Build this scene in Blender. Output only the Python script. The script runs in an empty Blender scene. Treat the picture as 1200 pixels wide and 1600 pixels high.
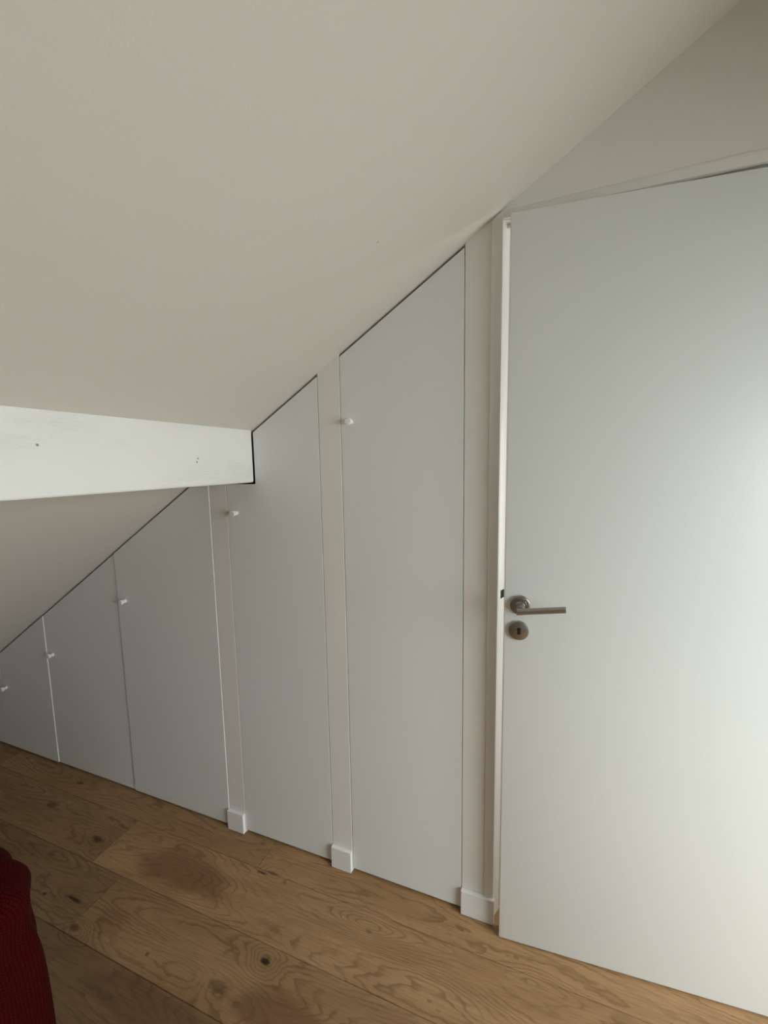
import bpy, bmesh, math, random
from mathutils import Vector, Matrix
random.seed(4)
S = bpy.context.scene
COL = S.collection

# ------------------------------------------------------------------ camera
cam = bpy.data.objects.new('camera', bpy.data.cameras.new('camera'))
COL.objects.link(cam)
cam.data.sensor_fit = 'HORIZONTAL'; cam.data.sensor_width = 36.0
cam.data.lens = 658.673 / 1200 * 36.0
cam.data.clip_start = 0.02
r = Vector((0.93389423, 0.35716861, -0.01649681))
u = Vector((-0.02619936, 0.11437258, 0.9930924))
f = Vector((-0.35658822, 0.92701105, -0.11616948))
M = Matrix((( r.x, u.x, -f.x, 0.0), (r.y, u.y, -f.y, -1.19465), (r.z, u.z, -f.z, 1.4261), (0, 0, 0, 1)))
cam.matrix_world = M
S.camera = cam

# ------------------------------------------------------------------ world, light, exposure
w = bpy.data.worlds.new('world'); S.world = w; w.use_nodes = True
bg = w.node_tree.nodes['Background']
wt = w.node_tree
tc = wt.nodes.new('ShaderNodeTexCoord'); sp = wt.nodes.new('ShaderNodeSeparateXYZ'); wt.links.new(tc.outputs['Generated'], sp.inputs[0])
mr = wt.nodes.new('ShaderNodeMapRange'); wt.links.new(sp.outputs[2], mr.inputs[0]); mr.inputs[1].default_value = -.03; mr.inputs[2].default_value = .03
wm = wt.nodes.new('ShaderNodeMix'); wm.data_type = 'RGBA'; wt.links.new(mr.outputs[0], wm.inputs[0])
wm.inputs[6].default_value = (.16, .19, .12, 1); wm.inputs[7].default_value = (.80, .92, 1.0, 1)     # ground below, pale overcast sky above
wt.links.new(wm.outputs[2], bg.inputs[0]); bg.inputs[1].default_value = 1.0

WX = 1.40                       # right wall with the window
WY0, WY1, WZ0, WZ1 = -1.50, -0.25, 0.03, 1.80
def area(name, loc, size, rot, power, color):
    l = bpy.data.lights.new(name, 'AREA'); l.shape = 'RECTANGLE'
    l.size, l.size_y = size; l.energy = power; l.color = color
    o = bpy.data.objects.new(name, l); COL.objects.link(o)
    o.location = loc; o.rotation_euler = rot
    return o
# daylight arriving through the window in the right wall
area('window_daylight', (WX + 0.80, (WY0 + WY1) / 2 - .15, 1.50), (2.0, 2.4),
     (0, math.radians(90 - 39), 0), 172.0, (0.94, 1.0, 0.985))
# added fill light, shining in through an unseen second window further back
area('added_fill_light', (WX + 0.80, -3.05, 1.45), (1.8, 1.6), (0, math.radians(90 - 30), 0), 26.0, (0.95, 1.0, 0.985))
# daylight in the room behind the door, seen only on the jamb through the open gap
area('far_room_daylight', (WX - .03, 0.55, 1.25), (1.2, .7), (0, math.radians(90), 0), 18.0, (1.0, 0.99, 0.97))
S.view_settings.view_transform = 'Standard'; S.view_settings.look = 'None'
S.view_settings.gamma = 1.0; S.view_settings.use_curve_mapping = False
S.view_settings.exposure = 0.0
S.cycles.max_bounces = 10; S.cycles.diffuse_bounces = 6

# ------------------------------------------------------------------ helpers
def empty(name, loc=(0, 0, 0), parent=None):
    o = bpy.data.objects.new(name, None); COL.objects.link(o); o.location = loc
    o.empty_display_size = .1
    if parent: o.parent = parent
    return o
def obj(name, bm, mats, parent=None, smooth=False, loc=None):
    me = bpy.data.meshes.new(name)
    bmesh.ops.recalc_face_normals(bm, faces=bm.faces[:])
    bm.to_mesh(me); bm.free()
    for m in (mats if isinstance(mats, (list, tuple)) else [mats]): me.materials.append(m)
    if smooth:
        for p in me.polygons: p.use_smooth = True
        me.set_sharp_from_angle(angle=math.radians(35))
    o = bpy.data.objects.new(name, me); COL.objects.link(o)
    if loc: o.location = loc
    if parent: o.parent = parent
    return o
def tag(o, label, cat, group=None):
    o['label'] = label; o['category'] = cat
    if group: o['group'] = group
    return o
def struct(o):
    o['kind'] = 'structure'; return o
def bevel(bm, w, seg=2, edges=None):
    bmesh.ops.bevel(bm, geom=edges or bm.edges[:], offset=w, segments=seg, profile=.5, affect='EDGES', clamp_overlap=True)
def box(bm, x0, x1, y0, y1, z0, z1, bev=0, seg=2):
    b2 = bmesh.new()
    bmesh.ops.create_cube(b2, size=1)
    for v in b2.verts:
        v.co = Vector(((x0 + x1) / 2 + v.co.x * (x1 - x0), (y0 + y1) / 2 + v.co.y * (y1 - y0), (z0 + z1) / 2 + v.co.z * (z1 - z0)))
    if bev: bevel(b2, bev, seg)
    merge(bm, b2)
def merge(bm, b2):
    me = bpy.data.meshes.new('tmp'); b2.to_mesh(me); b2.free(); bm.from_mesh(me); bpy.data.meshes.remove(me)
def prism(bm, pts, y0, y1, bev=0, seg=2):
    """polygon given in x,z extruded along y"""
    b2 = bmesh.new()
    a = [b2.verts.new((x, y0, z)) for x, z in pts]; b = [b2.verts.new((x, y1, z)) for x, z in pts]
    n = len(pts)
    b2.faces.new(a); b2.faces.new(b[::-1])
    for i in range(n): b2.faces.new((a[i], b[i], b[(i + 1) % n], a[(i + 1) % n]))
    bmesh.ops.recalc_face_normals(b2, faces=b2.faces[:])
    if bev: bevel(b2, bev, seg)
    merge(bm, b2)
def lathe(bm, prof, mat4, seg=32):
    """profile (radius, height) turned round local z then placed by mat4"""
    b2 = bmesh.new(); rings = []
    for rr, h in prof:
        rings.append([b2.verts.new((rr * math.cos(2 * math.pi * k / seg), rr * math.sin(2 * math.pi * k / seg), h)) for k in range(seg)])
    for a, b in zip(rings, rings[1:]):
        for k in range(seg): b2.faces.new((a[k], a[(k + 1) % seg], b[(k + 1) % seg], b[k]))
    b2.faces.new(rings[0]); b2.faces.new(rings[-1])
    bmesh.ops.transform(b2, matrix=mat4, verts=b2.verts[:])
    merge(bm, b2)

def column(bm, pts, z0, z1, bev=0):
    """polygon given in x,y extruded upwards"""
    b2 = bmesh.new()
    a = [b2.verts.new((x, y, z0)) for x, y in pts]; b = [b2.verts.new((x, y, z1)) for x, y in pts]
    n = len(pts); b2.faces.new(a[::-1]); b2.faces.new(b)
    for i in range(n): b2.faces.new((a[i], a[(i + 1) % n], b[(i + 1) % n], b[i]))
    bmesh.ops.recalc_face_normals(b2, faces=b2.faces[:])
    if bev: bevel(b2, bev, 2)
    merge(bm, b2)

class NT:
    def __init__(s, name):
        s.m = bpy.data.materials.new(name); s.m.use_nodes = True
        s.t = s.m.node_tree; s.b = s.t.nodes['Principled BSDF']
    def n(s, typ, **k):
        nd = s.t.nodes.new(typ)
        for a, v in k.items(): setattr(nd, a, v)
        return nd
    def l(s, a, b): s.t.links.new(a, b)
    def val(s, x, sock):
        if isinstance(x, (int, float)): sock.default_value = x
        elif isinstance(x, (tuple, list)): sock.default_value = x
        else: s.l(x, sock)
    def math(s, op, a, b=0.0, c=0.0, clamp=False):
        nd = s.n('ShaderNodeMath', operation=op); nd.use_clamp = clamp
        s.val(a, nd.inputs[0]); s.val(b, nd.inputs[1]); s.val(c, nd.inputs[2]); return nd.outputs[0]
    def mix(s, fac, a, b, mode='MIX'):
        nd = s.n('ShaderNodeMix', data_type='RGBA', blend_type=mode)
        s.val(fac, nd.inputs[0])
        s.val(a if not isinstance(a, tuple) else (*a, 1), nd.inputs[6]); s.val(b if not isinstance(b, tuple) else (*b, 1), nd.inputs[7])
        return nd.outputs[2]
    def ramp(s, x, lo, hi, a=0.0, b=1.0, smooth=True):
        nd = s.n('ShaderNodeMapRange', interpolation_type='SMOOTHSTEP' if smooth else 'LINEAR')
        s.val(x, nd.inputs[0]); nd.inputs[1].default_value = lo; nd.inputs[2].default_value = hi
        nd.inputs[3].default_value = a; nd.inputs[4].default_value = b
        return nd.outputs[0]
    def coords(s):
        return s.n('ShaderNodeTexCoord').outputs['Object']
    def mapping(s, v, scale=(1, 1, 1), loc=(0, 0, 0), rot=(0, 0, 0)):
        nd = s.n('ShaderNodeMapping'); s.l(v, nd.inputs[0])
        nd.inputs['Scale'].default_value = scale; nd.inputs['Location'].default_value = loc; nd.inputs['Rotation'].default_value = rot
        return nd.outputs[0]
    def noise(s, v, scale, detail=2, rough=.5, dist=0.0):
        nd = s.n('ShaderNodeTexNoise'); s.l(v, nd.inputs['Vector'])
        nd.inputs['Scale'].default_value = scale; nd.inputs['Detail'].default_value = detail
        nd.inputs['Roughness'].default_value = rough; nd.inputs['Distortion'].default_value = dist
        return nd.outputs[0]
    def bump(s, h, strength, dist):
        nd = s.n('ShaderNodeBump'); s.l(h, nd.inputs['Height'])
        nd.inputs['Strength'].default_value = strength; nd.inputs['Distance'].default_value = dist
        s.l(nd.outputs[0], s.b.inputs['Normal'])

def paint(name, col, rough=.5, bscale=350, bdist=.0004, marks=()):
    t = NT(name); c = t.coords()
    v = t.noise(c, 1.3, 2)
    colr = t.mix(t.ramp(v, .35, .65), tuple(x * .985 for x in col), col)
    for (p, rad, mc) in marks:          # little chips and nail marks in the paint
        d = t.n('ShaderNodeVectorMath', operation='DISTANCE'); t.l(c, d.inputs[0]); d.inputs[1].default_value = p
        colr = t.mix(t.ramp(d.outputs['Value'], rad * .4, rad, 1, 0), colr, mc)
    t.l(colr, t.b.inputs['Base Color'])
    t.b.inputs['Roughness'].default_value = rough
    t.bump(t.noise(c, bscale, 2), .35, bdist)
    return t.m
def solid(name, col, rough=.5, metal=0.0):
    t = NT(name); c = t.coords()
    t.l(t.mix(t.noise(c, 60, 2), tuple(x * .9 for x in col), col), t.b.inputs['Base Color'])
    t.b.inputs['Roughness'].default_value = rough; t.b.inputs['Metallic'].default_value = metal
    return t.m

# ------------------------------------------------------------------ materials
M_ceil = paint('ceiling_paint', (.705, .683, .632), .75, 260, .0007, marks=[((-.36, -.27, 1.91), .003, (.35, .33, .3))])
M_wall = paint('wall_paint', (.80, .787, .745), .7, 260, .0006)
M_wall2 = paint('low_bounce_wall', (.40, .38, .34), .8, 260, .0006)  # unseen walls darkened to cut the light they bounce back
M_panel = paint('cupboard_lacquer', (.775, .79, .775), .38, 500, .00015)
M_door = paint('door_lacquer', (.78, .81, .79), .36, 320, .0003)
M_trim = paint('trim_gloss_paint', (.88, .88, .86), .28, 120, .0003)
M_skirt = paint('skirting_paint', (.82, .82, .81), .35, 400, .0002)
M_knob = paint('knob_lacquer', (.88, .88, .87), .3, 400, .0001)
M_dark = solid('dark_recess', (.012, .010, .009), .9)
M_back = solid('raw_board', (.25, .20, .15), .9)

def beam_material():
    t = NT('painted_beam_wood'); c = t.coords()
    st = t.mapping(c, scale=(1, 3.0, 22))
    n1 = t.noise(st, 1.6, 4, .6, .9)
    rings = t.math('SINE', t.math('MULTIPLY', n1, 42))
    patch = t.ramp(t.noise(t.mapping(c, scale=(1, 2.2, 5)), 1.7, 1), .50, .66)
    h = t.math('ADD', t.math('MULTIPLY', t.math('MULTIPLY', rings, patch), .8), t.math('MULTIPLY', t.noise(t.mapping(c, scale=(1, 6, 90)), 3, 2), .6))
    colr = t.mix(t.noise(c, 5, 2), (.82, .82, .795), (.85, .85, .83))
    for p in ((-.935, -.245, 1.447), (-.935, -.655, 1.472), (-.935, -.25, 1.437)):
        d = t.n('ShaderNodeVectorMath', operation='DISTANCE'); t.l(c, d.inputs[0]); d.inputs[1].default_value = p
        colr = t.mix(t.ramp(d.outputs['Value'], .0012, .004, 1, 0), colr, (.25, .22, .18))
    t.l(colr, t.b.inputs['Base Color']); t.b.inputs['Roughness'].default_value = .5
    t.bump(h, .6, .0012)
    return t.m
M_beam = beam_material()

def oak_material():
    t = NT('oiled_oak'); c = t.coords()
    at = t.n('ShaderNodeAttribute', attribute_type='OBJECT', attribute_name='seed')
    tn = t.n('ShaderNodeAttribute', attribute_type='OBJECT', attribute_name='tone')
    off = t.n('ShaderNodeCombineXYZ'); t.l(at.outputs['Fac'], off.inputs[2]); t.l(t.math('MULTIPLY', at.outputs['Fac'], 3.7), off.inputs[0])
    add = t.n('ShaderNodeVectorMath', operation='ADD'); t.l(c, add.inputs[0]); t.l(off.outputs[0], add.inputs[1])
    v = add.outputs[0]
    sep = t.n('ShaderNodeSeparateXYZ'); t.l(c, sep.inputs[0]); X, Y = sep.outputs[0], sep.outputs[1]
    warp = t.noise(t.mapping(v, scale=(2.2, 7, 1)), 2.0, 3, .6)
    big = t.noise(t.mapping(v, scale=(.6, 5.0, 1)), 1.7, 1.0, .4)
    g = t.math('ADD', t.math('MULTIPLY', big, 22.0), t.math('MULTIPLY', warp, 3.0))
    fine = t.noise(t.mapping(v, scale=(10, 22, 1)), 3.0, 3, .6)
    g = t.math('ADD', g, t.math('MULTIPLY', fine, .7))
    # knots and cathedral eyes that push the growth rings round themselves: x, y, rx, ry, strength
    knots = [(-.475, -.150, .105, .034, 3.2), (-.722, -.335, .05, .035, 5.0), (-1.43, -.408, .06, .02, 3.0), (-1.17, -.205, .20, .07, -6.0),
             (-.60, -.43, .16, .07, 6.0), (-.22, -.205, .16, .06, -4.0), (-.80, -.44, .06, .03, 3.5), (.02, -.12, .10, .03, 3.0), (-1.578, -.225, .05, .03, 3.0),
             (-.86, -.10, .05, .03, 3.0), (-1.32, -.47, .05, .03, 4.0), (-1.62, -.30, .14, .06, 3.0)]
    for kx, ky, rx, ry, A in knots:
        dx = t.math('DIVIDE', t.math('SUBTRACT', X, kx), rx); dy = t.math('DIVIDE', t.math('SUBTRACT', Y, ky), ry)
        r2 = t.math('ADD', t.math('MULTIPLY', dx, dx), t.math('MULTIPLY', dy, dy))
        g = t.math('ADD', g, t.math('MULTIPLY', t.math('EXPONENT', t.math('MULTIPLY', r2, -1.0)), A))
    fr = t.math('FRACT', g)
    line = t.math('MULTIPLY', t.ramp(fr, .50, .88), t.ramp(fr, .90, 1.0, 1, 0))
    line = t.math('MULTIPLY', line, t.ramp(t.noise(t.mapping(v, scale=(2, 9, 1)), 2.2, 2), .34, .62, .25, 1.0))
    pores = t.ramp(t.noise(t.mapping(v, scale=(14, 330, 1)), 1.0, 3, .6), .42, .70)
    blot = t.ramp(t.noise(t.mapping(v, scale=(1.6, 6, 1)), 1.6, 3, .6), .36, .68)
    col = t.mix(blot, (.36, .207, .096), (.45, .272, .136))
    col = t.mix(t.math('MULTIPLY', line, .56), col, (.150, .078, .034))
    col = t.mix(t.math('MULTIPLY', pores, .42), col, (.19, .105, .05))
    # heartwood patches, reddish
    for kx, ky, rx, ry, s_ in ((-1.17, -.21, .20, .075, .62), (-.60, -.44, .15, .06, .55), (-.98, -.53, .22, .05, .35), (-1.25, -.42, .06, .05, .3)):
        dx = t.math('DIVIDE', t.math('SUBTRACT', X, kx), rx); dy = t.math('DIVIDE', t.math('SUBTRACT', Y, ky), ry)
        rr = t.math('ADD', t.math('SQRT', t.math('ADD', t.math('MULTIPLY', dx, dx), t.math('MULTIPLY', dy, dy))), t.math('MULTIPLY', t.math('SUBTRACT', warp, .5), 1.3))
        col = t.mix(t.ramp(rr, .65, 1.15, s_, 0), col, (.17, .075, .035))
    # dark knots and cracks
    for kx, ky, rx, ry, s_ in ((-.722, -.337, .016, .011, .95), (-1.43, -.410, .045, .006, .85), (-1.578, -.225, .030, .012, .7), (-.895, -.118, .020, .004, .8),
                               (-1.335, -.468, .022, .010, .6), (-.815, -.430, .035, .016, .45), (-.86, -.105, .03, .004, .5), (-1.545, -.432, .007, .005, .8),
                               (-.47, -.16, .012, .006, .4), (-1.93, -.175, .03, .015, .5), (-1.06, -.442, .006, .005, .6), (-1.95, -.05, .02, .008, .55)):
        dx = t.math('DIVIDE', t.math('SUBTRACT', X, kx), rx); dy = t.math('DIVIDE', t.math('SUBTRACT', Y, ky), ry)
        rr = t.math('ADD', t.math('SQRT', t.math('ADD', t.math('MULTIPLY', dx, dx), t.math('MULTIPLY', dy, dy))), t.math('MULTIPLY', t.math('SUBTRACT', fine, .5), 1.6))
        col = t.mix(t.ramp(rr, .45, 1.25, s_, 0), col, (.018, .010, .006))
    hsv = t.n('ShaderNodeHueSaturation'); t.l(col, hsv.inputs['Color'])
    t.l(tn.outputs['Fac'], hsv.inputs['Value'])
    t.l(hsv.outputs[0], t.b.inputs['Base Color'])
    t.b.inputs['Roughness'].default_value = .55
    t.b.inputs['Specular IOR Level'].default_value = .3
    t.bump(t.math('ADD', t.math('MULTIPLY', pores, .5), line), -.25, .0006)
    return t.m
M_oak = oak_material()

def metal_material(name, col, rough):
    t = NT(name); c = t.coords()
    n_ = t.noise(t.mapping(c, scale=(1, 1, 14)), 160, 1)
    t.l(t.mix(n_, tuple(x * .95 for x in col), col), t.b.inputs['Base Color'])
    t.b.inputs['Metallic'].default_value = 1.0
    t.l(t.ramp(n_, .3, .7, rough * .85, rough * 1.2), t.b.inputs['Roughness'])
    return t.m
M_metal = metal_material('satin_nickel', (.40, .38, .345), .34)

def knit_material():
    t = NT('red_knit'); c = t.coords()
    uv = t.n('ShaderNodeTexCoord').outputs['UV']
    sep = t.n('ShaderNodeSeparateXYZ'); t.l(uv, sep.inputs[0])
    a = t.math('FRACT', sep.outputs[0]); b = sep.outputs[1]
    col_h = t.math('ABSOLUTE', t.math('SINE', t.math('MULTIPLY', a, math.pi)))
    v_ = t.math('ABSOLUTE', t.math('SUBTRACT', a, .5))
    st = t.math('ABSOLUTE', t.math('SINE', t.math('MULTIPLY', t.math('ADD', b, t.math('MULTIPLY', v_, 1.0)), math.pi)))
    h = t.math('MULTIPLY', t.math('POWER', col_h, .6), t.math('POWER', st, .7))
    fz = t.noise(c, 420, 3)
    h2 = t.math('ADD', h, t.math('MULTIPLY', fz, .35))
    t.l(t.mix(h, (.018, .0002, .0004), (.075, .0006, .001)), t.b.inputs['Base Color'])
    t.b.inputs['Roughness'].default_value = .95
    t.b.inputs['Specular IOR Level'].default_value = .1
    t.bump(h2, .9, .003)
    return t.m
M_knit = knit_material()

def glass_material():
    t = NT('window_glass')
    tr = t.n('ShaderNodeBsdfTransparent'); gl = t.n('ShaderNodeBsdfGlossy'); gl.inputs['Roughness'].default_value = .02
    mx = t.n('ShaderNodeMixShader'); mx.inputs[0].default_value = .06; t.l(tr.outputs[0], mx.inputs[1]); t.l(gl.outputs[0], mx.inputs[2])
    t.l(mx.outputs[0], t.t.nodes['Material Output'].inputs[0])
    return t.m
M_glass = glass_material()

# ------------------------------------------------------------------ room shell
A, B = 2.139, 0.639                      # sloping ceiling: z = A + B x
cz = lambda x: A + B * x
XL, XR, YB, YF = -3.34, WX, -4.4, 1.05   # left edge, right wall, back of the room, space behind the cupboards and door
RX = 1.05; RZ = cz(RX)

floor = struct(empty('floor'))
bm = bmesh.new(); box(bm, XL - .1, XR + .2, YB - .1, YF + .1, -.06, -.0165)
obj('subfloor', bm, M_back, floor)
rows = []
y = -.108
rows.append((-.108, .082)); 
yy = .082
while yy < YF - .01: rows.append((yy, min(yy + .19, YF))); yy += .19
yy = -.108
while yy > YB + .01: rows.append((max(yy - .19, YB), yy)); yy -= .19
joints = {0: [-2.45, -.925, .95], 1: [-2.75, -1.508, .35], 2: [-1.355, .62], 3: [-2.2, -.05, 1.2]}
def plank(x0, x1, y0, y1, seed, tone):
    bm = bmesh.new(); g = .0006
    b2 = bmesh.new(); bmesh.ops.create_cube(b2, size=1)
    dz = random.uniform(-.0003, .0003)
    for v in b2.verts:
        v.co = Vector(((x0 + x1) / 2 + v.co.x * (x1 - x0 - 2 * g), (y0 + y1) / 2 + v.co.y * (y1 - y0 - 2 * g), -.0075 + dz + v.co.z * .015))
    bevel(b2, .0012, 1, [e for e in b2.edges if all(v.co.z > -.004 for v in e.verts)])
    merge(bm, b2)
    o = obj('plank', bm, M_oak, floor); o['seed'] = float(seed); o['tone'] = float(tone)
for (y0, y1) in rows:
    k = round((.082 - y1) / .19)
    if k in joints: js = joints[k]
    else:
        js = []; x = XL + random.uniform(.5, 1.7)
        while x < XR - .4: js.append(x); x += random.uniform(1.2, 1.9)
    xs = [XL] + js + [XR]
    for i in range(len(xs) - 1):
        tone = {(0, 0): .72, (0, 1): .76, (0, 2): .92, (1, 1): .66, (1, 2): .88, (2, 0): .56, (2, 1): .76, (3, 1): .52}.get((k, i), random.uniform(.9, 1.06))  # listed planks carry the floor's shade in their tone, darkest at left; others random
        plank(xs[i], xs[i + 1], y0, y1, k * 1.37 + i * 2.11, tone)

# sloping ceiling, flat top beyond
bm = bmesh.new()
prism(bm, [(XL - .2, cz(XL - .2)), (RX, RZ), (XR + .2, RZ), (XR + .2, RZ + .15), (RX - .05, RZ + .15), (XL - .2, cz(XL - .2) + .18)], YB - .1, YF + .1)
struct(obj('ceiling', bm, M_ceil))

# the wall plane y = 0 that carries cupboard fronts and door
T = .05
XP = [-2.93, -2.552, -2.166, -1.657, -1.134, -1.059, -.676, -.599, -.216, -.148]   # edges of fronts and stiles
DL, DR, DTOP = -.118, .752, 2.041        # door opening
bm = bmesh.new()
ov = .01
prism(bm, [(XL, -.01), (XP[0], -.01), (XP[0], cz(XP[0]) + ov), (XL, cz(XL) + ov)], 0, T)
for a, b in ((XP[4], XP[5]), (XP[6], XP[7])):
    prism(bm, [(a, -.01), (b, -.01), (b, cz(b) + ov), (a, cz(a) + ov)], 0, T, .0012, 1)
prism(bm, [(XP[8], -.01), (DL - .012, -.01), (DL - .012, cz(DL - .012) + ov), (XP[8], cz(XP[8]) + ov)], 0, T, .0012, 1)
prism(bm, [(DL - .012, DTOP + .012), (DR + .012, DTOP + .012), (DR + .012, cz(DR + .012) + ov), (DL - .012, cz(DL - .012) + ov)], 0, T)
prism(bm, [(DR + .012, -.01), (XR, -.01), (XR, RZ + ov), (RX, RZ + ov), (DR + .012, cz(DR + .012) + ov)], 0, T)
struct(obj('wall_back', bm, M_wall))

# side walls, rear wall and the closed space behind the cupboards and the door
bm = bmesh.new()
box(bm, XL - .12, XR + .12, YF, YF + .1, -.02, 3.0)
box(bm, XL - .12, XR + .12, YB - .1, YB, -.02, 3.0)
struct(obj('wall_rear', bm, M_wall2))
bm = bmesh.new(); box(bm, DL - .09, DL - .0405, T + .0, YF, -.016, cz(DL - .09)); box(bm, XL + .35, DL - .1, .55, .6, -.016, .22)
struct(obj('wall_partition', bm, M_back))
bm = bmesh.new(); box(bm, XL - .12, XL, YB, YF, -.02, .1)
struct(obj('wall_left', bm, M_wall))
bm = bmesh.new()
VY0, VY1, VZ0, VZ1 = -3.55, -2.55, .35, 1.80
box(bm, XR, XR + .12, YB, VY0, -.02, RZ); box(bm, XR, XR + .12, VY1, WY0, -.02, RZ)
box(bm, XR, XR + .12, VY0, VY1, -.02, VZ0); box(bm, XR, XR + .12, VY0, VY1, VZ1, RZ)
box(bm, XR, XR + .12, WY1, YF, -.02, RZ)
box(bm, XR, XR + .12, WY0, WY1, -.02, WZ0); box(bm, XR, XR + .12, WY0, WY1, WZ1, RZ)
struct(obj('wall_right', bm, M_wall2))
# window in the right wall
def window(name, y0, y1, z0, z1):
    win = struct(empty(name, (XR, (y0 + y1) / 2, z0)))
    def wl(bm): bmesh.ops.translate(bm, vec=-Vector(win.location), verts=bm.verts[:])
    bm = bmesh.new()
    for a, b, c_, d in ((y0, y0 + .05, z0, z1), (y1 - .05, y1, z0, z1), (y0 + .05, y1 - .05, z0, z0 + .05), (y0 + .05, y1 - .05, z1 - .05, z1)):
        box(bm, XR + .04, XR + .09, a, b, c_, d, .004, 1)
    wl(bm); obj('window_frame', bm, M_trim, win)
    bm = bmesh.new(); box(bm, XR + .062, XR + .066, y0 + .05, y1 - .05, z0 + .05, z1 - .05); wl(bm); obj('pane', bm, M_glass, win)
    if z0 > .2:
        bm = bmesh.new(); box(bm, XR - .03, XR + .04, y0 - .02, y1 + .02, z0 - .025, z0, .004, 1); wl(bm); obj('window_sill', bm, M_trim, win)
window('window_1', WY0, WY1, WZ0, WZ1)
window('added_window', VY0, VY1, VZ0, VZ1)  # unseen window, added as the opening for the fill light

# ------------------------------------------------------------------ beam
bt, bb = 1.552, 1.3665
BX = -.935
bm = bmesh.new()
b2 = bmesh.new()
pts = [(BX, bb), (BX, cz(BX) + .006), (BX - .17, cz(BX - .17) + .006), (BX - .17, bb)]
prism(b2, pts, -4.35, -.004)
bevel(b2, .005, 2, [e for e in b2.edges if abs(e.verts[0].co.z - bb) < 1e-4 and abs(e.verts[1].co.z - bb) < 1e-4])
merge(bm, b2)
tag(obj('ceiling_beam', bm, M_beam), 'white painted timber beam under the sloping ceiling, ending at the cupboard fronts', 'beam')

# ------------------------------------------------------------------ cupboard doors with knobs
GAP = .0035; TH = .019
def knob_bm():
    bm = bmesh.new()
    prof = [(.0078, 0), (.0078, .004), (.0070, .008), (.0098, .0155), (.0108, .018), (.0108, .0235), (.0098, .0245)]
    lathe(bm, prof, Matrix.Rotation(math.radians(90), 4, 'X'), 8)
    return bm
km = bpy.data.meshes.new('knob'); kb = knob_bm(); bmesh.ops.recalc_face_normals(kb, faces=kb.faces[:]); kb.to_mesh(km); kb.free(); km.materials.append(M_knob)
TOPG = .009
def cupboard_door(x0, x1, label, yoff=0.0, knob=None, notch=None, tilt=0.0, gapl=GAP / 2, gapr=GAP / 2):
    a, b = x0 + gapl, x1 - gapr
    t = empty('cupboard_door', (b, yoff, 0)); tag(t, label, 'cupboard door', 'sloping cupboard doors under the roof')
    za, zb = cz(a) - TOPG, cz(b) - TOPG
    pts = [(a, .010), (b, .010), (b, zb), (a, za)]
    if notch:
        nx, nz = notch
        pts = [(a, .010), (b, .010), (b, zb), (nx, cz(nx) - TOPG), (nx, nz), (a, nz)]
    bm = bmesh.new(); prism(bm, pts, 0, TH, .0011, 2)
    bmesh.ops.translate(bm, vec=(-b, 0, 0), verts=bm.verts[:])
    obj('panel', bm, M_panel, t)
    if knob:
        k = bpy.data.objects.new('knob', km); COL.objects.link(k); k.parent = t
        k.location = (knob[0] - b, 0, knob[1]); k.rotation_euler = (0, math.radians(22), 0)
    t.rotation_euler = (0, 0, math.radians(tilt))
    return t
cupboard_door(XP[0], XP[1], 'lowest grey-white cupboard door at the far left edge, left of the first knob', -.0015, gapr=.0035)
cupboard_door(XP[1], XP[2], 'small low cupboard door left of the bright vertical edge line, with a knob', -.0022, (-2.518, .329))
cupboard_door(XP[2], XP[3], 'low shadowed cupboard door in the middle of the three far left doors that carry knobs', .001, (-2.125, .563))
cupboard_door(XP[3], XP[4], 'wide cupboard door under the beam, right edge catching light, beside the first wall strip', -.0026, (-1.61, .876))
cupboard_door(XP[5], XP[6], 'tall cupboard door notched around the beam end, knob high on its left edge', 0.0, (-1.018, 1.258), (BX + .004, bb - .006))
cupboard_door(XP[7], XP[8], 'tallest cupboard door, beside the room door, with a white knob near its left edge', 0.0, (-.563, 1.552))

# ------------------------------------------------------------------ skirting blocks on the wall strips
sk = struct(empty('baseboard_back'))
for a, b, h in ((XP[4] - .003, XP[5] - .001, .079), (XP[6] - .001, XP[7] - .001, .078), (XP[8] - .001, -.1145, .083)):
    bm = bmesh.new(); box(bm, a, b, -.014, -.0005, .0, h, .0018, 2)
    obj('skirting_block', bm, M_skirt, sk)

# ------------------------------------------------------------------ door frame
fr = struct(empty('trim_1', (DL, 0, 0)))
def fl(bm): bmesh.ops.translate(bm, vec=(-DL, 0, 0), verts=bm.verts[:])
bm = bmesh.new()
# left jamb: face with rounded edge, top cut by the slope
prism(bm, [(XP[9] + .0005, .0), (DL, .0), (DL, DTOP), (DL, cz(DL) - .002), (XP[9] + .0005, cz(XP[9]) - .002)], -.004, .012, .003, 3)
box(bm, DL - .0115, DL, .006, .016, 0, DTOP + .01, .002, 2)
column(bm, [(DL - .0115, .012), (DL + .0005, .012), (DL + .0150, .052), (DL + .0150, .095), (DL - .0115, .095)], 0, DTOP + .01, .0012)
fl(bm); obj('left_jamb', bm, M_trim, fr, True)
bm = bmesh.new()
column(bm, [(DL + .0108, .0440), (DL + .0138, .0440), (DL + .0152, .050), (DL + .012, .052)], .02, DTOP - .012, .0008)
fl(bm); obj('seal_strip', bm, M_knob, fr, True)
bm = bmesh.new()
prism(bm, [(DL + .0005, DTOP), (DR + .04, DTOP), (DR + .04, DTOP + .033), (DL + .0005 , DTOP + .0185)], -.004, .012, .0025, 2)
box(bm, DL, DR, .006, .030, DTOP, DTOP + .0115, .0015, 1); box(bm, DL, DR, .028, T + .02, DTOP - .012, DTOP + .0115, .0015, 1)
fl(bm); obj('head_jamb', bm, M_wall, fr, True)
bm = bmesh.new()
box(bm, DR, DR + .04, -.004, .012, 0, DTOP, .003, 2); box(bm, DR, DR + .0115, .006, T + .02, 0, DTOP + .01, .002, 1)
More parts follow.
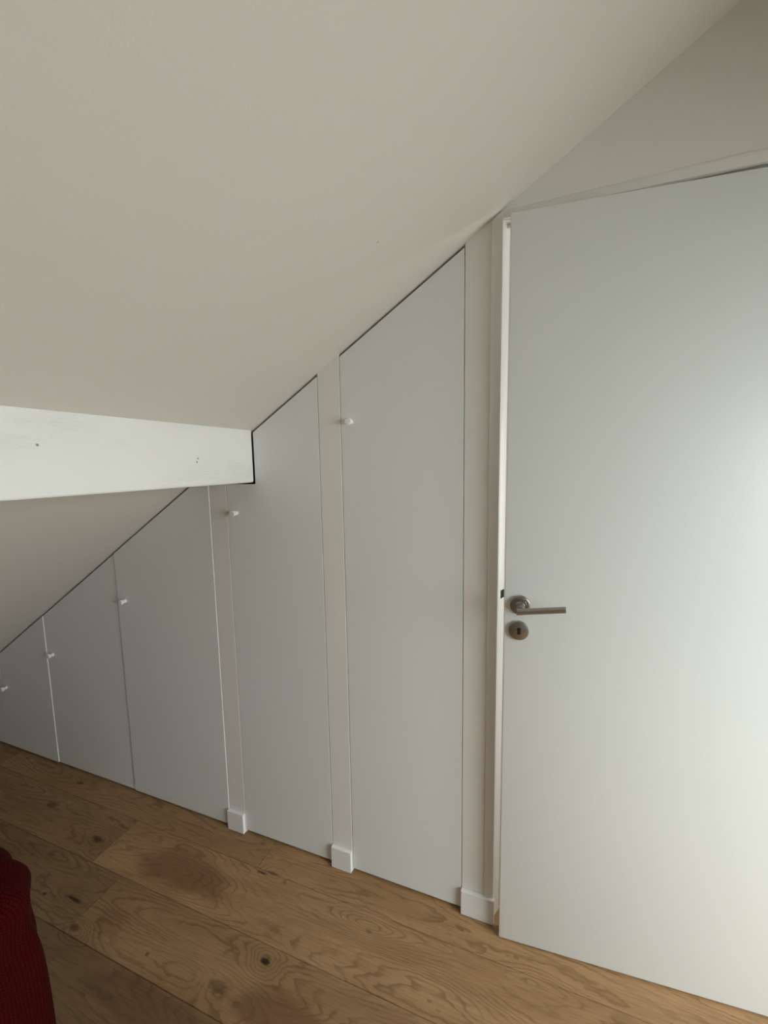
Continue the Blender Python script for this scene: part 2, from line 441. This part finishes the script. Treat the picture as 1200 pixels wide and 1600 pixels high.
fl(bm); obj('right_jamb', bm, M_trim, fr, True)
bm = bmesh.new(); column(bm, [(DL + .0035, .0245), (DL + .0050, .0235), (DL + .0162, .0535), (DL + .0130, .0535)], 1.031, 1.055)
fl(bm); obj('latch_keeper', bm, M_dark, fr)

# ------------------------------------------------------------------ room door, slightly ajar
ex = Vector((-.0965, -.044)); hx = Vector((.748, .0175))
W = (hx - ex).length; ang = math.atan2(hx.y - ex.y, hx.x - ex.x)
bm = bmesh.new()
box(bm, 0, W, 0, .040, .006, 2.029, .0022, 3)
door = struct(obj('door_1', bm, M_door, None, True))
door.location = (ex.x, ex.y, 0); door.rotation_euler = (0, 0, ang)
RM = Matrix.Rotation(math.radians(90), 4, 'X')       # local z -> -y (towards the room)
def at(x, y, z): return Matrix.Translation((x, y, z)) @ RM
hxp, hzp = .0405, 1.041
h = empty('door_handle', (hxp, 0, hzp), door)
h['label'] = 'brushed metal lever handle on a round rose'
bm = bmesh.new()
lathe(bm, [(.0262, 0), (.0262, .006), (.0255, .0075), (.0240, .0085), (.017, .0088), (.0165, .0105), (.0, .0106)][:6], at(0, 0, 0), 48)
obj('rose', bm, M_metal, h, True)
# lever: neck out of the rose, mitred bend, round bar
bm = bmesh.new()
lathe(bm, [(.0125, 0.008), (.0125, .014), (.0108, .016), (.0108, .054)], at(0, 0, 0), 32)
def tube(bm, pts, rad, seg=20):
    b2 = bmesh.new(); rings = []
    for i, p in enumerate(pts):
        p = Vector(p)
        d = (Vector(pts[min(i + 1, len(pts) - 1)]) - Vector(pts[max(i - 1, 0)])).normalized()
        up = Vector((0, 0, 1)); s_ = d.cross(up).normalized()
        rr = rad[i] if isinstance(rad, (list, tuple)) else rad
        rings.append([b2.verts.new(p + (s_ * math.cos(2 * math.pi * k / seg) + up * math.sin(2 * math.pi * k / seg)) * rr) for k in range(seg)])
    for a, b in zip(rings, rings[1:]):
        for k in range(seg): b2.faces.new((a[k], a[(k + 1) % seg], b[(k + 1) % seg], b[k]))
    b2.faces.new(rings[0]); b2.faces.new(rings[-1])
    merge(bm, b2)
LR = .0082
ca, sa = math.cos(math.radians(7.5)), math.sin(math.radians(7.5))
LY = -.0575
tube(bm, [(d * ca, LY, d * sa) for d in (-.0095, -.0088, .02, .107, .1082)], [LR * .85, LR * 1.04, LR, LR, LR * .88])
obj('lever', bm, M_metal, h, True)
k_ = empty('keyhole_cover', (.0385, 0, .970), door)
bm = bmesh.new()
lathe(bm, [(.0262, 0), (.0262, .007), (.0255, .0085), (.0245, .009)], at(0, 0, 0), 48)
obj('escutcheon', bm, M_metal, k_, True)
bm = bmesh.new()
lathe(bm, [(.0052, .0085), (.0052, .0095)], at(0, 0, .0045), 20)
prism(bm, [(-.0046, -.0095), (.0046, -.0095), (.0038, .004), (-.0038, .004)], -.0095, -.0085)
obj('keyhole', bm, M_dark, k_)

# ------------------------------------------------------------------ red knitted throw
def throw():
    CX, CY, HX, HY, H = -1.378, -.945, .320, .315, .495
    me = bmesh.new(); uvl = me.loops.layers.uv.new('UVMap')
    NU, NV = 220, 74
    per = 2 * (HX + HY) * 2 * .93
    prof = []
    for j in range(NV + 1):
        s_ = j / NV
        if s_ < .40: z = .008 + (H - .075 - .008) * s_ / .40; ins = 0; 
        elif s_ < .62:
            a = (s_ - .40) / .22 * math.pi / 2; z = H - .075 + .075 * math.sin(a); ins = .085 * (1 - math.cos(a))
        else: z = H + .008 * math.sin((s_ - .62) / .38 * math.pi / 2); ins = .085 + (s_ - .62) / .38 * .205
        prof.append((z, ins))
    grid = []; L = 0; vs = []
    for j, (z, ins) in enumerate(prof):
        if j: L += math.hypot(z - prof[j - 1][0], ins - prof[j - 1][1])
        vs.append(L); row = []
        for i in range(NU):
            th = 2 * math.pi * i / NU
            c_, s_ = math.cos(th), math.sin(th); n = 4.5
            rr = (abs(c_) ** n + abs(s_) ** n) ** (-1 / n)
            hx_, hy_ = max(HX - ins, .01), max(HY - ins, .01)
            down = max(0, (H - .03 - z) / H)
            fold = .013 * max(0, down - .12) * (math.sin(9 * th + .6) + .5 * math.sin(17 * th + 2.1 + 2 * z)) + .004 * math.sin(23 * th + 9 * z)
            waist = -.008 * math.exp(-((z - .36) / .06) ** 2)
            k = 1 + (fold + waist) / HX * min(1, hx_ / .2)
            zz = z + .005 * math.sin(5 * th + 1) * min(1, ins * 12) * (1 if ins < .25 else .3)
            row.append(me.verts.new((CX + c_ * rr * hx_ * k, CY + s_ * rr * hy_ * k, zz)))
        grid.append(row)
    for j in range(NV):
        for i in range(NU):
            fc = me.faces.new((grid[j][i], grid[j][(i + 1) % NU], grid[j + 1][(i + 1) % NU], grid[j + 1][i]))
            for lp, (uu, vv) in zip(fc.loops, ((i, j), (i + 1, j), (i + 1, j + 1), (i, j + 1))):
                lp[uvl].uv = (uu / NU * 300, vs[vv] / .0075)
    me.faces.new(grid[-1]); me.faces.new(grid[0])
    o = obj('knitted_throw', me, M_knit)
    for p in o.data.polygons: p.use_smooth = True
    return o
tag(throw(), 'dark red knitted throw hanging in soft folds to the oak floor at the lower left', 'throw')
